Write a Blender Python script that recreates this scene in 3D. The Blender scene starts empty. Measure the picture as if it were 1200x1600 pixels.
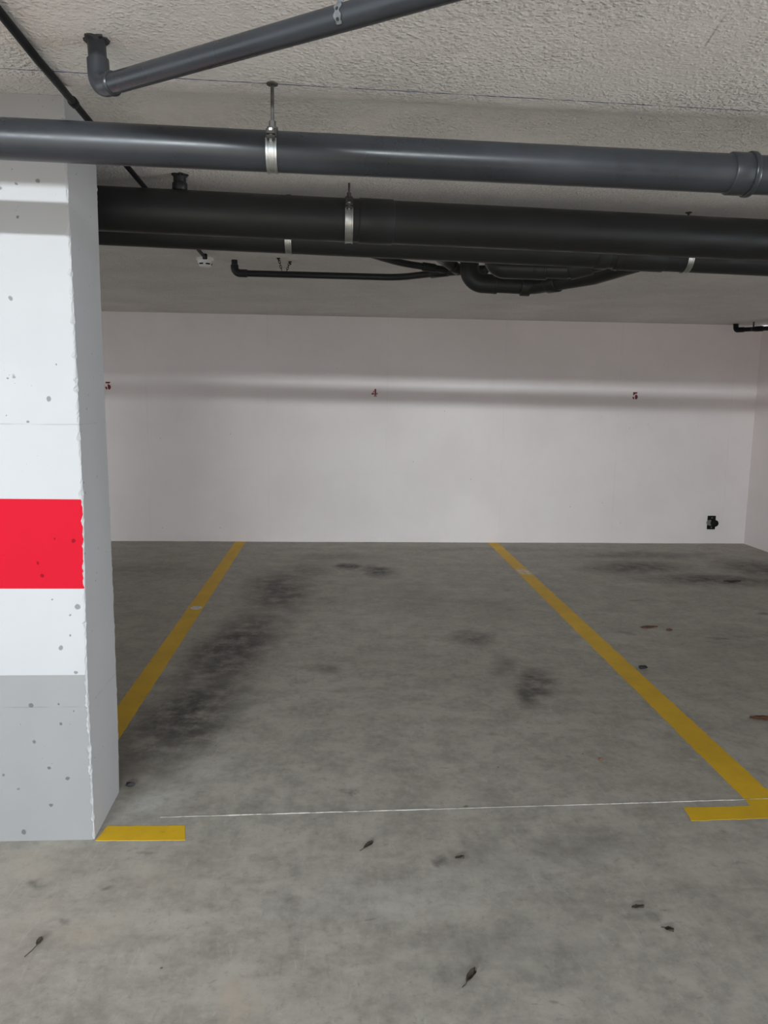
import bpy, bmesh, math, random
from mathutils import Vector, Matrix
random.seed(11)
S = bpy.context.scene
COL = S.collection

# ------------------------------------------------------------------ materials
class G:
    """small node-graph helper"""
    def __init__(self, name):
        self.m = bpy.data.materials.new(name); self.m.use_nodes = True
        self.t = self.m.node_tree; self.t.nodes.clear()
        self.out = self.t.nodes.new('ShaderNodeOutputMaterial')
        self.b = self.n('ShaderNodeBsdfPrincipled')
        self.t.links.new(self.b.outputs[0], self.out.inputs[0])
        self.tc = self.n('ShaderNodeTexCoord').outputs['Object']
    def n(self, typ, **kw):
        nd = self.t.nodes.new(typ)
        for k, v in kw.items(): setattr(nd, k, v)
        return nd
    def put(self, sock, v):
        if hasattr(v, 'is_linked') or isinstance(v, bpy.types.NodeSocket): self.t.links.new(v, sock)
        elif isinstance(v, (tuple, list)) and len(v) == 3 and sock.type == 'RGBA': sock.default_value = (*v, 1)
        else: sock.default_value = v
    def math(self, op, a, b=0.0, clamp=False):
        nd = self.n('ShaderNodeMath', operation=op, use_clamp=clamp)
        self.put(nd.inputs[0], a); self.put(nd.inputs[1], b); return nd.outputs[0]
    def vmath(self, op, a, b=(0, 0, 0)):
        nd = self.n('ShaderNodeVectorMath', operation=op)
        self.put(nd.inputs[0], a); self.put(nd.inputs[1], b)
        return nd.outputs['Value'] if op in ('LENGTH', 'DISTANCE', 'DOT_PRODUCT') else nd.outputs['Vector']
    def noise(self, scale, detail=4, rough=.55, vec=None, dist=0, col=False):
        nd = self.n('ShaderNodeTexNoise')
        nd.inputs['Scale'].default_value = scale; nd.inputs['Detail'].default_value = detail
        nd.inputs['Roughness'].default_value = rough; nd.inputs['Distortion'].default_value = dist
        self.put(nd.inputs['Vector'], vec if vec is not None else self.tc)
        return nd.outputs['Color' if col else 'Fac']
    def voro(self, scale, vec=None, out='Distance', feature='F1'):
        nd = self.n('ShaderNodeTexVoronoi', feature=feature); nd.inputs['Scale'].default_value = scale
        self.put(nd.inputs['Vector'], vec if vec is not None else self.tc)
        return nd.outputs[out]
    def ramp(self, fac, lo, hi, a=0.0, b=1.0, smooth=True):
        nd = self.n('ShaderNodeMapRange', interpolation_type='SMOOTHSTEP' if smooth else 'LINEAR')
        self.put(nd.inputs['Value'], fac)
        nd.inputs['From Min'].default_value = lo; nd.inputs['From Max'].default_value = hi
        nd.inputs['To Min'].default_value = a; nd.inputs['To Max'].default_value = b
        return nd.outputs[0]
    def mix(self, fac, a, b, mode='MIX'):
        nd = self.n('ShaderNodeMix', data_type='RGBA', blend_type=mode)
        self.put(nd.inputs[0], fac); self.put(nd.inputs[6], a); self.put(nd.inputs[7], b)
        return nd.outputs[2]
    def mapping(self, vec=None, scale=(1, 1, 1), loc=(0, 0, 0), rot=(0, 0, 0)):
        nd = self.n('ShaderNodeMapping'); self.put(nd.inputs['Vector'], vec if vec is not None else self.tc)
        nd.inputs['Scale'].default_value = scale; nd.inputs['Location'].default_value = loc
        nd.inputs['Rotation'].default_value = rot; return nd.outputs[0]
    def xyz(self, vec=None):
        nd = self.n('ShaderNodeSeparateXYZ'); self.put(nd.inputs[0], vec if vec is not None else self.tc); return nd.outputs
    def bump(self, h, strength=.3, dist=.01, normal=None):
        nd = self.n('ShaderNodeBump'); nd.inputs['Strength'].default_value = strength
        nd.inputs['Distance'].default_value = dist; self.put(nd.inputs['Height'], h)
        if normal is not None: self.put(nd.inputs['Normal'], normal)
        return nd.outputs[0]
    def done(self, color=None, rough=None, normal=None, metal=None, spec=None):
        if color is not None: self.put(self.b.inputs['Base Color'], color)
        if rough is not None: self.put(self.b.inputs['Roughness'], rough)
        if normal is not None: self.put(self.b.inputs['Normal'], normal)
        if metal is not None: self.put(self.b.inputs['Metallic'], metal)
        if spec is not None: self.put(self.b.inputs['Specular IOR Level'], spec)
        return self.m

def simple(name, c, rough=.5, metal=0, spec=.5, vary=.08, scale=9, bump=0.0):
    g = G(name)
    f = g.ramp(g.noise(scale, 5), .3, .7, 1 - vary, 1 + vary)
    col = g.mix(1.0, c, (1, 1, 1), 'MULTIPLY')
    nd = g.n('ShaderNodeVectorMath', operation='SCALE'); g.put(nd.inputs[0], col); g.put(nd.inputs['Scale'], f)
    nrm = g.bump(g.noise(scale * 12, 3), bump, .002) if bump else None
    return g.done(nd.outputs[0], rough, nrm, metal, spec)

# stains and some painted shade on the concrete: centre x, y, radii, angle, strength
STAINS_DARK_SHADE = [
    (-.62, 4.5, .30, 1.15, -.12, .85), (-.45, 5.9, .30, .8, .05, .78), (-.72, 3.5, .30, .75, -.20, .85),  # dirt beside the left line, with part of the pillar's shadow painted in
    (-.30, 6.6, .25, .4, 0, .45), (.10, 6.75, .18, .15, .2, .95), (.36, 6.58, .15, .26, .3, .95), (-.02, 7.2, .5, .2, 0, .35),
    (1.05, 3.82, .11, .32, -.35, .85), (.95, 4.15, .10, .2, -.2, .45), (.86, 4.65, .16, .18, 0, .65), (-.07, 4.13, .13, .10, 0, .50),
    (2.75, 6.75, .60, .32, .1, .85), (3.3, 6.25, .8, .28, -.1, .85), (3.0, 7.3, .9, .25, 0, .55), (3.9, 6.7, .5, .5, 0, .75),
    (.60, 5.6, .35, .5, 0, .22), (1.15, 5.4, .3, .4, 0, .2), (2.6, 4.6, .5, .3, .3, .22), (.75, 2.35, .5, .10, .3, .22),
    (-.40, 5.2, .12, .2, 0, .30), (.5, 1.9, .4, .16, .2, .18), (-1.6, 6.6, .6, .4, 0, .30), (1.3, 7.6, 1.2, .12, 0, .30),
    (-.05, 5.6, .10, .14, 0, .3), (.35, 2.3, .03, .025, 0, .55), (.50, 2.62, .02, .015, 0, .6), (1.06, 3.98, .035, .03, 0, .75),
    (-.93, 2.26, .04, .03, 0, .6), (-.72, 2.22, .03, .02, .4, .5), (-.80, 2.06, .035, .02, .3, .5), (.06, 2.75, .02, .012, 0, .5),
    (-.63, 2.42, .05, .012, .2, .4), (.92, 2.02, .10, .02, .4, .25), (1.35, 5.9, .05, .05, 0, .4), (2.3, 5.6, .09, .05, 0, .45),
    (1.9, 4.75, .06, .05, 0, .4), (2.45, 4.6, .09, .05, 0, .6), (3.1, 5.2, .06, .05, 0, .6), (1.0, 3.05, .02, .012, 0, .4)]
STAINS_LIGHT = [(-.70, 2.70, .16, .12, .4, .50), (-.56, 2.9, .22, .12, .6, .30), (1.62, 6.55, .10, .10, 0, .75), (2.55, 6.1, .22, .05, 0, .45),
                (.2, 2.15, .5, .12, .2, .18), (.35, 5.2, .5, .3, 0, .14), (2.1, 6.9, .35, .3, 0, .16), (.3, 6.3, .5, .12, 0, .15), (1.0, 5.9, .3, .15, 0, .2)]
STAINS_WARM = [(-.95, 2.05, .35, .40, 0, .30), (-.55, 2.25, .30, .16, .2, .28), (-.98, 2.33, .17, .09, 0, .60), (-.70, 2.03, .14, .10, .3, .60), (-.23, 1.71, .07, .12, 0, .75), (-.62, 2.33, .12, .05, 0, .4), (.30, 6.75, .30, .12, 0, .5)]

def floor_material():
    g = G('worn_concrete_floor')
    warp = g.vmath('SUBTRACT', g.noise(2.2, 5, .65, col=True), (.5, .5, .5))
    wp = g.n('ShaderNodeVectorMath', operation='SCALE'); g.put(wp.inputs[0], warp); wp.inputs['Scale'].default_value = .34
    pos = g.vmath('ADD', g.tc, wp.outputs[0])
    fine = g.noise(26, 8, .7); med = g.noise(5.5, 7, .62); big = g.noise(1.1, 4, .55)
    streak = g.noise(7, 6, .6, vec=g.mapping(scale=(.8, 1.25, 1), rot=(0, 0, .35)), dist=.6)
    base = g.mix(g.ramp(med, .32, .68), (0.277, 0.254, 0.216), (0.422, 0.390, 0.333))
    base = g.mix(g.ramp(big, .35, .7, 0, .45), base, (0.314, 0.288, 0.240))
    base = g.mix(g.ramp(streak, .52, .72, 0, .35), base, (0.508, 0.468, 0.402))
    base = g.mix(g.ramp(streak, .48, .30, 0, .35), base, (0.213, 0.195, 0.163))
    base = g.mix(g.ramp(fine, .42, .70, 0, .40), base, (0.472, 0.434, 0.372))
    base = g.mix(g.ramp(fine, .45, .28, 0, .5), base, (0.175, 0.160, 0.134))
    crisp = g.noise(48, 6, .75, dist=.4)
    base = g.mix(g.ramp(crisp, .56, .74, 0, .38), base, (.53, .51, .465))
    base = g.mix(g.ramp(crisp, .44, .26, 0, .45), base, (.15, .142, .127))
    brush = g.noise(16, 5, .65, vec=g.mapping(scale=(2.4, .5, 1), rot=(0, 0, .55)), dist=.8)
    base = g.mix(g.ramp(brush, .58, .72, 0, .30), base, (.50, .48, .44))
    base = g.mix(g.ramp(brush, .40, .28, 0, .30), base, (.20, .19, .17))
    def mask(items):
        tot = None
        for (x, y, rx, ry, a, s) in items:
            v = g.vmath('SUBTRACT', pos, (x, y, 0))
            v = g.mapping(v, rot=(0, 0, -a)); v = g.vmath('MULTIPLY', v, (1 / rx, 1 / ry, 0))
            k = g.ramp(g.vmath('LENGTH', v), 1.25, .15, 0, s)
            tot = k if tot is None else g.math('MAXIMUM', tot, k)
        return tot
    blot = g.ramp(g.noise(9, 7, .7), .28, .62, .35, 1.15)
    md = g.math('MULTIPLY', mask(STAINS_DARK_SHADE), blot, True)
    ml = g.math('MULTIPLY', mask(STAINS_LIGHT), g.ramp(g.noise(14, 7, .7), .35, .62, .1, 1.2), True)
    mw = g.math('MULTIPLY', mask(STAINS_WARM), g.ramp(g.noise(10, 6, .65), .3, .62, .2, 1.0), True)
    c = g.mix(ml, base, (.52, .51, .485))
    c = g.mix(mw, c, (.46, .385, .305))
    c = g.mix(md, c, (.058, .053, .047))
    # scattered dark specks and scuffs
    sp = g.ramp(g.voro(11, vec=g.vmath('ADD', g.tc, g.vmath('MULTIPLY', warp, (.05, .05, 0)))), .055, .03)
    sp = g.math('MULTIPLY', sp, g.ramp(g.noise(3, 2), .48, .60))
    c = g.mix(g.math('MULTIPLY', sp, .75), c, (.045, .04, .035))
    sc = g.ramp(g.noise(11, 3, .5, vec=g.mapping(scale=(.5, 2.2, 1), rot=(0, 0, -.4)), dist=1.5), .70, .76)
    c = g.mix(g.math('MULTIPLY', sc, .35), c, (.08, .076, .07))
    h = g.math('ADD', g.math('MULTIPLY', fine, .5), g.math('MULTIPLY', med, .6))
    return g.done(c, g.ramp(med, .3, .7, .50, .72), g.bump(h, .22, .006), 0, .35)

def wall_material(name, base, dark, panels=True, holes=False, holew=1.0):
    g = G(name)
    cl = g.noise(1.3, 5, .6); fi = g.noise(30, 6, .65)
    c = g.mix(g.ramp(cl, .35, .7), base, dark)
    c = g.mix(g.ramp(g.noise(5, 6, .6, vec=g.mapping(scale=(1, 1, .25))), .55, .75, 0, .35), c, tuple(v * .93 for v in base))
    h = g.math('MULTIPLY', fi, .25)
    h = g.math('ADD', h, g.math('MULTIPLY', g.noise(6, 4), .8))
    if panels:      # faint vertical formwork seams and small blow-holes
        x = g.xyz()[0]
        w = g.math('ABSOLUTE', g.math('SUBTRACT', g.math('FRACT', g.math('DIVIDE', g.math('ADD', x, .72), 1.22)), .5))
        seam = g.ramp(w, .497, .4995)
        c = g.mix(g.math('MULTIPLY', seam, g.ramp(g.noise(3, 3), .4, .6, 0, .22)), c, tuple(v * .6 for v in base))
        pin = g.ramp(g.voro(5), .035, .015)
        c = g.mix(g.math('MULTIPLY', pin, .6), c, tuple(v * .3 for v in base))
        h = g.math('SUBTRACT', h, g.math('MULTIPLY', seam, .25))
    if holes:
        zz = g.math('ADD', g.xyz()[2], g.math('MULTIPLY', g.noise(8, 3), .006))
        for zj in (1.408, .478):       # faint lift joints of the shuttering
            j = g.math('MULTIPLY', g.ramp(g.math('ABSOLUTE', g.math('SUBTRACT', zz, zj)), .0024, .0008), g.ramp(g.noise(5, 3), .40, .60))
            c = g.mix(g.math('MULTIPLY', j, .35), c, tuple(v * .5 for v in base)); h = g.math('SUBTRACT', h, g.math('MULTIPLY', j, .6))
        v = g.voro(19, vec=g.vmath('ADD', g.tc, g.vmath('MULTIPLY', g.vmath('SUBTRACT', g.noise(40, 3, col=True), (.5, .5, .5)), (.012, .012, .012))))
        rnd = g.xyz(g.voro(19, vec=g.vmath('ADD', g.tc, (0, 0, 0)), out='Color'))[0]
        thr = g.math('ADD', .012, g.math('MULTIPLY', g.math('POWER', rnd, 1.5), .17 * holew))
        pit = g.ramp(g.math('DIVIDE', v, thr), 1.15, .75)
        v2 = g.ramp(g.voro(55), .11, .06)
        pit2 = g.math('MULTIPLY', v2, g.ramp(g.noise(6, 2), .56, .64))
        allp = g.math('MAXIMUM', pit, g.math('MULTIPLY', pit2, .7))
        c = g.mix(g.math('MULTIPLY', allp, .75), c, tuple(v * .33 for v in base))
        h = g.math('SUBTRACT', h, g.math('MULTIPLY', allp, 1.6))
    return g.done(c, .75, g.bump(h, .35, .004), 0, .12)

def ceiling_material():
    g = G('stippled_ceiling_plaster')
    c = g.mix(g.ramp(g.noise(1.6, 5, .6), .35, .68), (.72, .69, .66), (.64, .61, .58))
    c = g.mix(g.ramp(g.noise(30, 6, .7), .5, .72, 0, .30), c, (.78, .75, .72))
    c = g.mix(g.ramp(g.noise(24, 5, .7), .50, .30, 0, .30), c, (.54, .51, .48))
    c = g.mix(g.ramp(g.noise(.9, 3, .6, vec=g.mapping(loc=(3, 1, 0))), .62, .78, 0, .45), c, (.66, .57, .54))
    # snapped chalk line, broken up by the rough plaster
    p = g.xyz(g.vmath('ADD', g.tc, g.vmath('MULTIPLY', g.vmath('SUBTRACT', g.noise(60, 3, col=True), (.5, .5, .5)), (.006, .006, 0))))
    d = g.math('ABSOLUTE', g.math('SUBTRACT', g.math('SUBTRACT', p[1], 1.912), g.math('MULTIPLY', p[0], .0415)))
    ln = g.ramp(d, .0034, .0016)
    ln = g.math('MULTIPLY', ln, g.ramp(g.noise(17, 5, .7), .34, .55, .25, .9))
    # hairline crack near the aisle
    cr = g.math('ABSOLUTE', g.math('SUBTRACT', g.math('SUBTRACT', p[0], .657), g.math('MULTIPLY', g.math('SUBTRACT', p[1], 1.2), .184)))
    cm = g.math('MULTIPLY', g.ramp(cr, .003, .001), g.math('MULTIPLY', g.ramp(p[1], 1.70, 1.60), g.ramp(g.noise(9, 3), .45, .55)))
    c = g.mix(g.math('MULTIPLY', cm, .5), c, (.2, .19, .18))
    grit = g.noise(66, 4, .6)
    pebbly = g.ramp(g.voro(85, vec=g.vmath('ADD', g.tc, g.vmath('MULTIPLY', g.vmath('SUBTRACT', g.noise(45, 3, col=True), (.5, .5, .5)), (.02, .02, 0)))), .55, .05)
    patch = g.ramp(g.noise(2.6, 3, .5, vec=g.mapping(loc=(5, 2, 0))), .34, .60, .28, 1)
    h = g.math('MULTIPLY', g.math('ADD', g.math('MULTIPLY', grit, 1.3), g.math('MULTIPLY', pebbly, .55)), patch)
    h = g.math('ADD', h, g.math('MULTIPLY', g.noise(150, 3, .6), .25))
    h = g.math('ADD', h, g.math('MULTIPLY', g.noise(9, 3, .5), .7))
    c = g.mix(g.math('MULTIPLY', g.ramp(grit, .52, .72, 0, .5), patch), c, (.86, .83, .80))
    c = g.mix(g.math('MULTIPLY', g.ramp(grit, .46, .28, 0, .4), patch), c, (.50, .47, .44))
    c = g.mix(ln, c, (.022, .045, .19))
    return g.done(c, .85, g.bump(h, .9, .0085), 0, .15)

def paint_material(name, c, wear=.25, wearcol=(.2, .195, .18), rough=.55, scuff=None):
    g = G(name)
    n1 = g.noise(22, 8, .72); n2 = g.noise(4, 4, .6)
    col = g.mix(g.ramp(n2, .3, .7), c, tuple(v * .86 for v in c))
    col = g.mix(g.ramp(n1, .52, .74, 0, wear), col, wearcol)
    dirt = g.math('MULTIPLY', g.ramp(g.noise(7, 6, .7, vec=g.mapping(loc=(2, 7, 0))), .60, .74), .55)
    col = g.mix(dirt, col, tuple(v * .35 for v in c))
    if scuff:
        v = g.vmath('MULTIPLY', g.vmath('SUBTRACT', g.tc, (scuff[0], scuff[1], 0)), (1 / .09, 1 / .16, 0))
        k = g.math('MULTIPLY', g.ramp(g.vmath('LENGTH', v), 1.1, .3), g.ramp(g.noise(30, 5, .7), .40, .58), True)
        col = g.mix(k, col, (.66, .63, .56))
    return g.done(col, rough, g.bump(n1, .15, .003), 0, .3)

def pvc_material(name, c, rough):
    g = G(name)
    n = g.noise(7, 5, .6)
    col = g.mix(g.ramp(n, .35, .7), c, tuple(v * 1.22 for v in c))
    return g.done(col, g.ramp(n, .3, .7, rough - .06, rough + .08), g.bump(g.noise(14, 3), .05, .002), 0, .36)

M_FLOOR = floor_material()
M_WALL = wall_material('white_limewashed_wall', (.87, .80, .78), (.82, .75, .73))
M_PILLAR = wall_material('white_painted_pillar_concrete', (.425, .42, .42), (.40, .395, .396), False, True)
M_RED = wall_material('red_gloss_paint', (.465, .0055, .0185), (.44, .005, .0165), False, True, .75)
M_GREYP = wall_material('grey_paint', (.262, .257, .252), (.24, .235, .231), False, True, .9)
M_CEIL = ceiling_material()
M_YELLOW = paint_material('yellow_road_paint', (.72, .43, .012), .22, scuff=(1.655, 6.56))
M_PVC = pvc_material('grey_pvc', (.021, .0225, .0255), .31)
M_PVCD = pvc_material('dark_grey_pvc', (.014, .0143, .015), .46)
M_BLACK = simple('black_plastic', (.007, .007, .0075), .6, spec=.2)
M_ZINC = simple('galvanised_steel', (.50, .51, .50), .36, 1.0, vary=.15, scale=40)
M_STRAP = simple('weathered_galvanised_strap', (.13, .135, .135), .5, .4, vary=.25, scale=60)
M_ROD = simple('dull_threaded_steel', (.050, .046, .040), .55, .0, .35, vary=.2, scale=60)
M_RUST = simple('rusty_steel', (.16, .055, .028), .8, .2, vary=.4, scale=60)
M_WHITEP = simple('white_plastic', (.80, .78, .74), .45, vary=.03)
M_SLOT = simple('dark_slot', (.01, .01, .01), .8)
M_STENCIL = simple('red_stencil_paint', (.20, .008, .008), .65, vary=.2, scale=70)
M_GREYK = simple('grey_rubber', (.22, .22, .20), .6)
def chalk_material():
    g = G('white_chalk')
    f = g.math('MULTIPLY', g.ramp(g.noise(14, 6, .7), .38, .56), g.ramp(g.noise(1.6, 2, .5, vec=g.mapping(loc=(.9, 0, 0))), .40, .56, .25, 1))
    return g.done(g.mix(f, (.30, .29, .265), (.72, .70, .66)), .9, spec=.1)
M_CHALK = chalk_material()
M_LEAF = simple('dry_brown_leaf', (.17, .070, .034), .8, vary=.4, scale=50)
M_LEAFD = simple('dark_withered_leaf', (.050, .036, .026), .85, vary=.4, scale=50)
M_STONE = simple('black_pebble', (.02, .02, .02), .7)
M_PAPER = simple('white_sticker', (.60, .58, .53), .7, vary=.15, scale=60)
M_BLOCKER = simple('light_blocker_dark', (.16, .155, .15), .8)  # dark finish of the added light blocker behind the camera

# ------------------------------------------------------------------ mesh helpers
def link(name, bm, mat, parent=None, smooth=False, props=None):
    bmesh.ops.recalc_face_normals(bm, faces=bm.faces)
    me = bpy.data.meshes.new(name); bm.to_mesh(me); bm.free()
    for p in me.polygons: p.use_smooth = smooth
    o = bpy.data.objects.new(name, me); COL.objects.link(o)
    if mat: me.materials.append(mat)
    if smooth:
        try: me.set_sharp_from_angle(angle=math.radians(40))
        except Exception: pass
    if parent is not None:
        o.parent = parent
        o.matrix_parent_inverse = Matrix.Translation(-parent.location)
    return o

def tag(o, label=None, cat=None, group=None, kind=None):
    if label: o['label'] = label
    if cat: o['category'] = cat
    if group: o['group'] = group
    if kind: o['kind'] = kind
    return o

def empty(name, loc, label, cat, group=None):
    o = bpy.data.objects.new(name, None); COL.objects.link(o); o.location = loc
    o.empty_display_size = .05
    return tag(o, label, cat, group)

def box(bm, lo, hi, bevel=0.0):
    r = bmesh.ops.create_cube(bm, size=1.0)
    vs = r['verts']
    c = [(a + b) / 2 for a, b in zip(lo, hi)]; s = [b - a for a, b in zip(lo, hi)]
    for v in vs: v.co = Vector((v.co.x * s[0] + c[0], v.co.y * s[1] + c[1], v.co.z * s[2] + c[2]))
    if bevel:
        es = list({e for v in vs for e in v.link_edges})
        bmesh.ops.bevel(bm, geom=es, offset=bevel, segments=2, affect='EDGES')
    return vs

def tube(bm, pts, rad, seg=24, caps=True):
    """sweep a circle along a polyline; rad is a number or one per point"""
    pts = [Vector(p) for p in pts]
    n = len(pts); rad = [rad] * n if isinstance(rad, (int, float)) else list(rad)
    tang = []
    for i in range(n):
        a = pts[max(i - 1, 0)]; b = pts[min(i + 1, n - 1)]
        t = (b - a)
        if t.length < 1e-9: t = tang[-1] if tang else Vector((0, 0, 1))
        tang.append(t.normalized())
    up = Vector((0, 0, 1)) if abs(tang[0].z) < .9 else Vector((0, 1, 0))
    u = tang[0].cross(up).normalized(); rings = []
    for i in range(n):
        if i:
            ax = tang[i - 1].cross(tang[i])
            if ax.length > 1e-7:
                u = Matrix.Rotation(tang[i - 1].angle(tang[i]), 3, ax.normalized()) @ u
        u = (u - tang[i] * u.dot(tang[i])).normalized(); w = tang[i].cross(u)
        rings.append([bm.verts.new(pts[i] + (u * math.cos(2 * math.pi * k / seg) + w * math.sin(2 * math.pi * k / seg)) * rad[i]) for k in range(seg)])
    for a, b in zip(rings, rings[1:]):
        for k in range(seg):
            bm.faces.new((a[k], a[(k + 1) % seg], b[(k + 1) % seg], b[k]))
    if caps:
        bm.faces.new(rings[0]); bm.faces.new(rings[-1])
    return rings

def arc(a, c, b, r, n=8):
    """points that round the corner c of the path a-c-b with radius r"""
    a, c, b = Vector(a), Vector(c), Vector(b)
    d1 = (a - c).normalized(); d2 = (b - c).normalized(); ang = d1.angle(d2)
    t = r / math.tan(ang / 2); bis = (d1 + d2).normalized(); ctr = c + bis * (r / math.sin(ang / 2))
    p1 = c + d1 * t; p2 = c + d2 * t; v1 = p1 - ctr; v2 = p2 - ctr; full = v1.angle(v2); ax = v1.cross(v2).normalized()
    return [ctr + Matrix.Rotation(full * i / n, 3, ax) @ v1 for i in range(n + 1)]

def on(a, b, t): return Vector(a).lerp(Vector(b), t)

def tobj(name, pts, rad, mat, parent=None, seg=24):
    bm = bmesh.new(); tube(bm, pts, rad, seg); return link(name, bm, mat, parent, True)

def collar(a, d, length, r, lip=.004):
    """points and radii of a pipe socket with rounded lips, starting at a along d"""
    a = Vector(a); d = Vector(d).normalized()
    prof = [(0, r - lip), (.002, r - .001), (.004, r), (length - .004, r), (length - .002, r - .001), (length, r - lip)]
    return [a + d * s for s, _ in prof], [q for _, q in prof]

# ------------------------------------------------------------------ setting
D = 7.964; XR = 4.423; XL = -6.0; YB = -7.0; YC = 1.22

bm = bmesh.new(); box(bm, (XL - .2, YB - .2, -.15), (XR + .2, D + .2, 0)); fl = link('floor', bm, M_FLOOR); tag(fl, 'grey worn concrete garage floor', 'floor', kind='structure')

bm = bmesh.new()
prof = [(YC, 2.2156), (1.905, 2.2156)] + [(1.905 + .566 * i / 14, 2.2156 + .1584 * (.5 - .5 * math.cos(math.pi * i / 14))) for i in range(1, 15)] + [(2.81, 2.374), (2.95, 2.321), (D + .2, 2.321)]
xs = [XL - .2, -3, -2, -1, 0, 1, 2, XR + .2]
def cy(x, y): return y + (.0415 * max(x, -1.5) * max(0, 1 - (y - 1.905) / .566) if 1.85 < y < 2.471 else 0)
low = [[bm.verts.new((x, cy(x, y), z)) for x in xs] for y, z in prof]
for a, b in zip(low, low[1:]):
    for k in range(len(xs) - 1): bm.faces.new((a[k], a[k + 1], b[k + 1], b[k]))
top0 = [bm.verts.new((x, cy(x, YC), 2.62)) for x in xs]; top1 = [bm.verts.new((x, D + .2, 2.62)) for x in xs]
for k in range(len(xs) - 1):
    bm.faces.new((low[0][k], top0[k], top0[k + 1], low[0][k + 1]))
    bm.faces.new((top0[k], top1[k], top1[k + 1], top0[k + 1]))
    bm.faces.new((top1[k], low[-1][k], low[-1][k + 1], top1[k + 1]))
for side in (0, -1):
    bm.faces.new([r[side] for r in low] + [top1[side], top0[side]])
tag(link('ceiling', bm, M_CEIL, smooth=True), 'rough stippled plaster ceiling', 'ceiling', kind='structure')

def wallbox(name, lo, hi, mat, label):
    bm = bmesh.new(); box(bm, lo, hi); return tag(link(name, bm, mat), label, 'wall', kind='structure')
# the back wall's foot is a little uneven where the paint meets the floor
bm = bmesh.new()
n = 120; rows = []
for i in range(n + 1):
    x = XL + (XR - XL) * i / n
    rows.append((x, D + .004 * math.sin(x * 3.1) + random.uniform(-.003, .003)))
f = [bm.verts.new((x, y, 0)) for x, y in rows]; g1 = [bm.verts.new((x, D, .06)) for x, y in rows]; t = [bm.verts.new((x, D, 2.3205)) for x, y in rows]
fb = [bm.verts.new((x, D + .2, 0)) for x, y in rows]; tb = [bm.verts.new((x, D + .2, 2.3205)) for x, y in rows]
for k in range(n):
    bm.faces.new((f[k], f[k + 1], g1[k + 1], g1[k])); bm.faces.new((g1[k], g1[k + 1], t[k + 1], t[k]))
    bm.faces.new((t[k], t[k + 1], tb[k + 1], tb[k])); bm.faces.new((fb[k], fb[k + 1], f[k + 1], f[k])); bm.faces.new((tb[k], tb[k + 1], fb[k + 1], fb[k]))
bm.faces.new((f[0], g1[0], t[0], tb[0], fb[0])); bm.faces.new((f[n], g1[n], t[n], tb[n], fb[n]))
tag(link('wall_back', bm, M_WALL), 'white painted concrete back wall', 'wall', kind='structure')
wallbox('wall_right', (XR, 1.22, 0), (XR + .2, D, 2.2735), M_WALL, 'white painted concrete side wall')
bm = bmesh.new()      # added unseen stepped blocker behind the photographer, shading the floor to the right
sect = [(.05, 0), (2.7, 0), (2.7, 2.75), (.75, 2.75), (.75, 1.35), (.05, 1.35)]
fa = [bm.verts.new((x, -1.25, z)) for x, z in sect]; fb = [bm.verts.new((x, -1.05, z)) for x, z in sect]
bm.faces.new(fa); bm.faces.new(fb)
for k in range(6): bm.faces.new((fa[k], fa[(k + 1) % 6], fb[(k + 1) % 6], fb[k]))
tag(link('wall_light_blocker', bm, M_BLOCKER), 'added dark stepped light blocker behind the photographer', 'wall', kind='structure')
wallbox('wall_left', (XL - .2, 2.9, 0), (XL, D, 2.3205), M_WALL, 'white painted far side wall')

# ------------------------------------------------------------------ pillar
PY = 2.471; PYB = 2.802; PXL = -2.6
zs = [i * .008 for i in range(int(2.3735 / .008) + 1)] + [2.3735]
def wob(seed):
    rnd = random.Random(seed); v = 0; o = []; ch = 0; hold = 0
    for z in zs:
        v = v * .62 + rnd.uniform(-1, 1) * .0020
        hold = hold - 1; ch = ch * .6 if hold > 0 else 0
        if rnd.random() < .14: ch = rnd.uniform(.003, .010); hold = rnd.randint(1, 3)
        o.append((v, ch))
    return o
w1, w2 = wob(3), wob(8)
prof_rows = []
def table(z, t):
    return next((p[1] + (q[1] - p[1]) * (z - p[0]) / (q[0] - p[0]) for p, q in zip(t, t[1:]) if z <= q[0]), t[-1][1])
for i, z in enumerate(zs):
    a, c1 = w1[i]; b, c2 = w2[i]
    base = table(z, ((0, -.8203), (.30, -.8216), (.57, -.8225), (.875, -.817), (1.13, -.8110), (1.33, -.8122), (1.61, -.8142), (2.15, -.8170), (2.4, -.818)))
    bk = table(z, ((0, -.8262), (.30, -.8216), (.89, -.8217), (1.22, -.8235), (1.53, -.8253), (1.87, -.8258), (2.4, -.8235)))
    prof_rows.append([(PXL, PY), (base - .0055 - c1 * .9, PY), (base - .0018 - c1 * .5 + a, PY + .0018 + abs(a) * .4 + c1 * .25), (base, PY + .006 + c1 * .8),
                      (bk, PYB - .012), (bk - .003 - c2 * .5 + b, PYB - .003), (bk - .014 - c2, PYB), (PXL, PYB)])
bm = bmesh.new(); R = [[bm.verts.new((x, y, z)) for x, y in row] for row, z in zip(prof_rows, zs)]
for r0, r1 in zip(R, R[1:]):
    for k in range(8): bm.faces.new((r0[k], r0[(k + 1) % 8], r1[(k + 1) % 8], r1[k]))
bm.faces.new(R[0]); bm.faces.new(R[-1])
pil = empty('pillar', (-1.3, 2.63, 0), 'white concrete pillar with a red stripe and grey foot at the left', 'pillar')
link('pillar_body', bm, M_PILLAR, pil)
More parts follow.
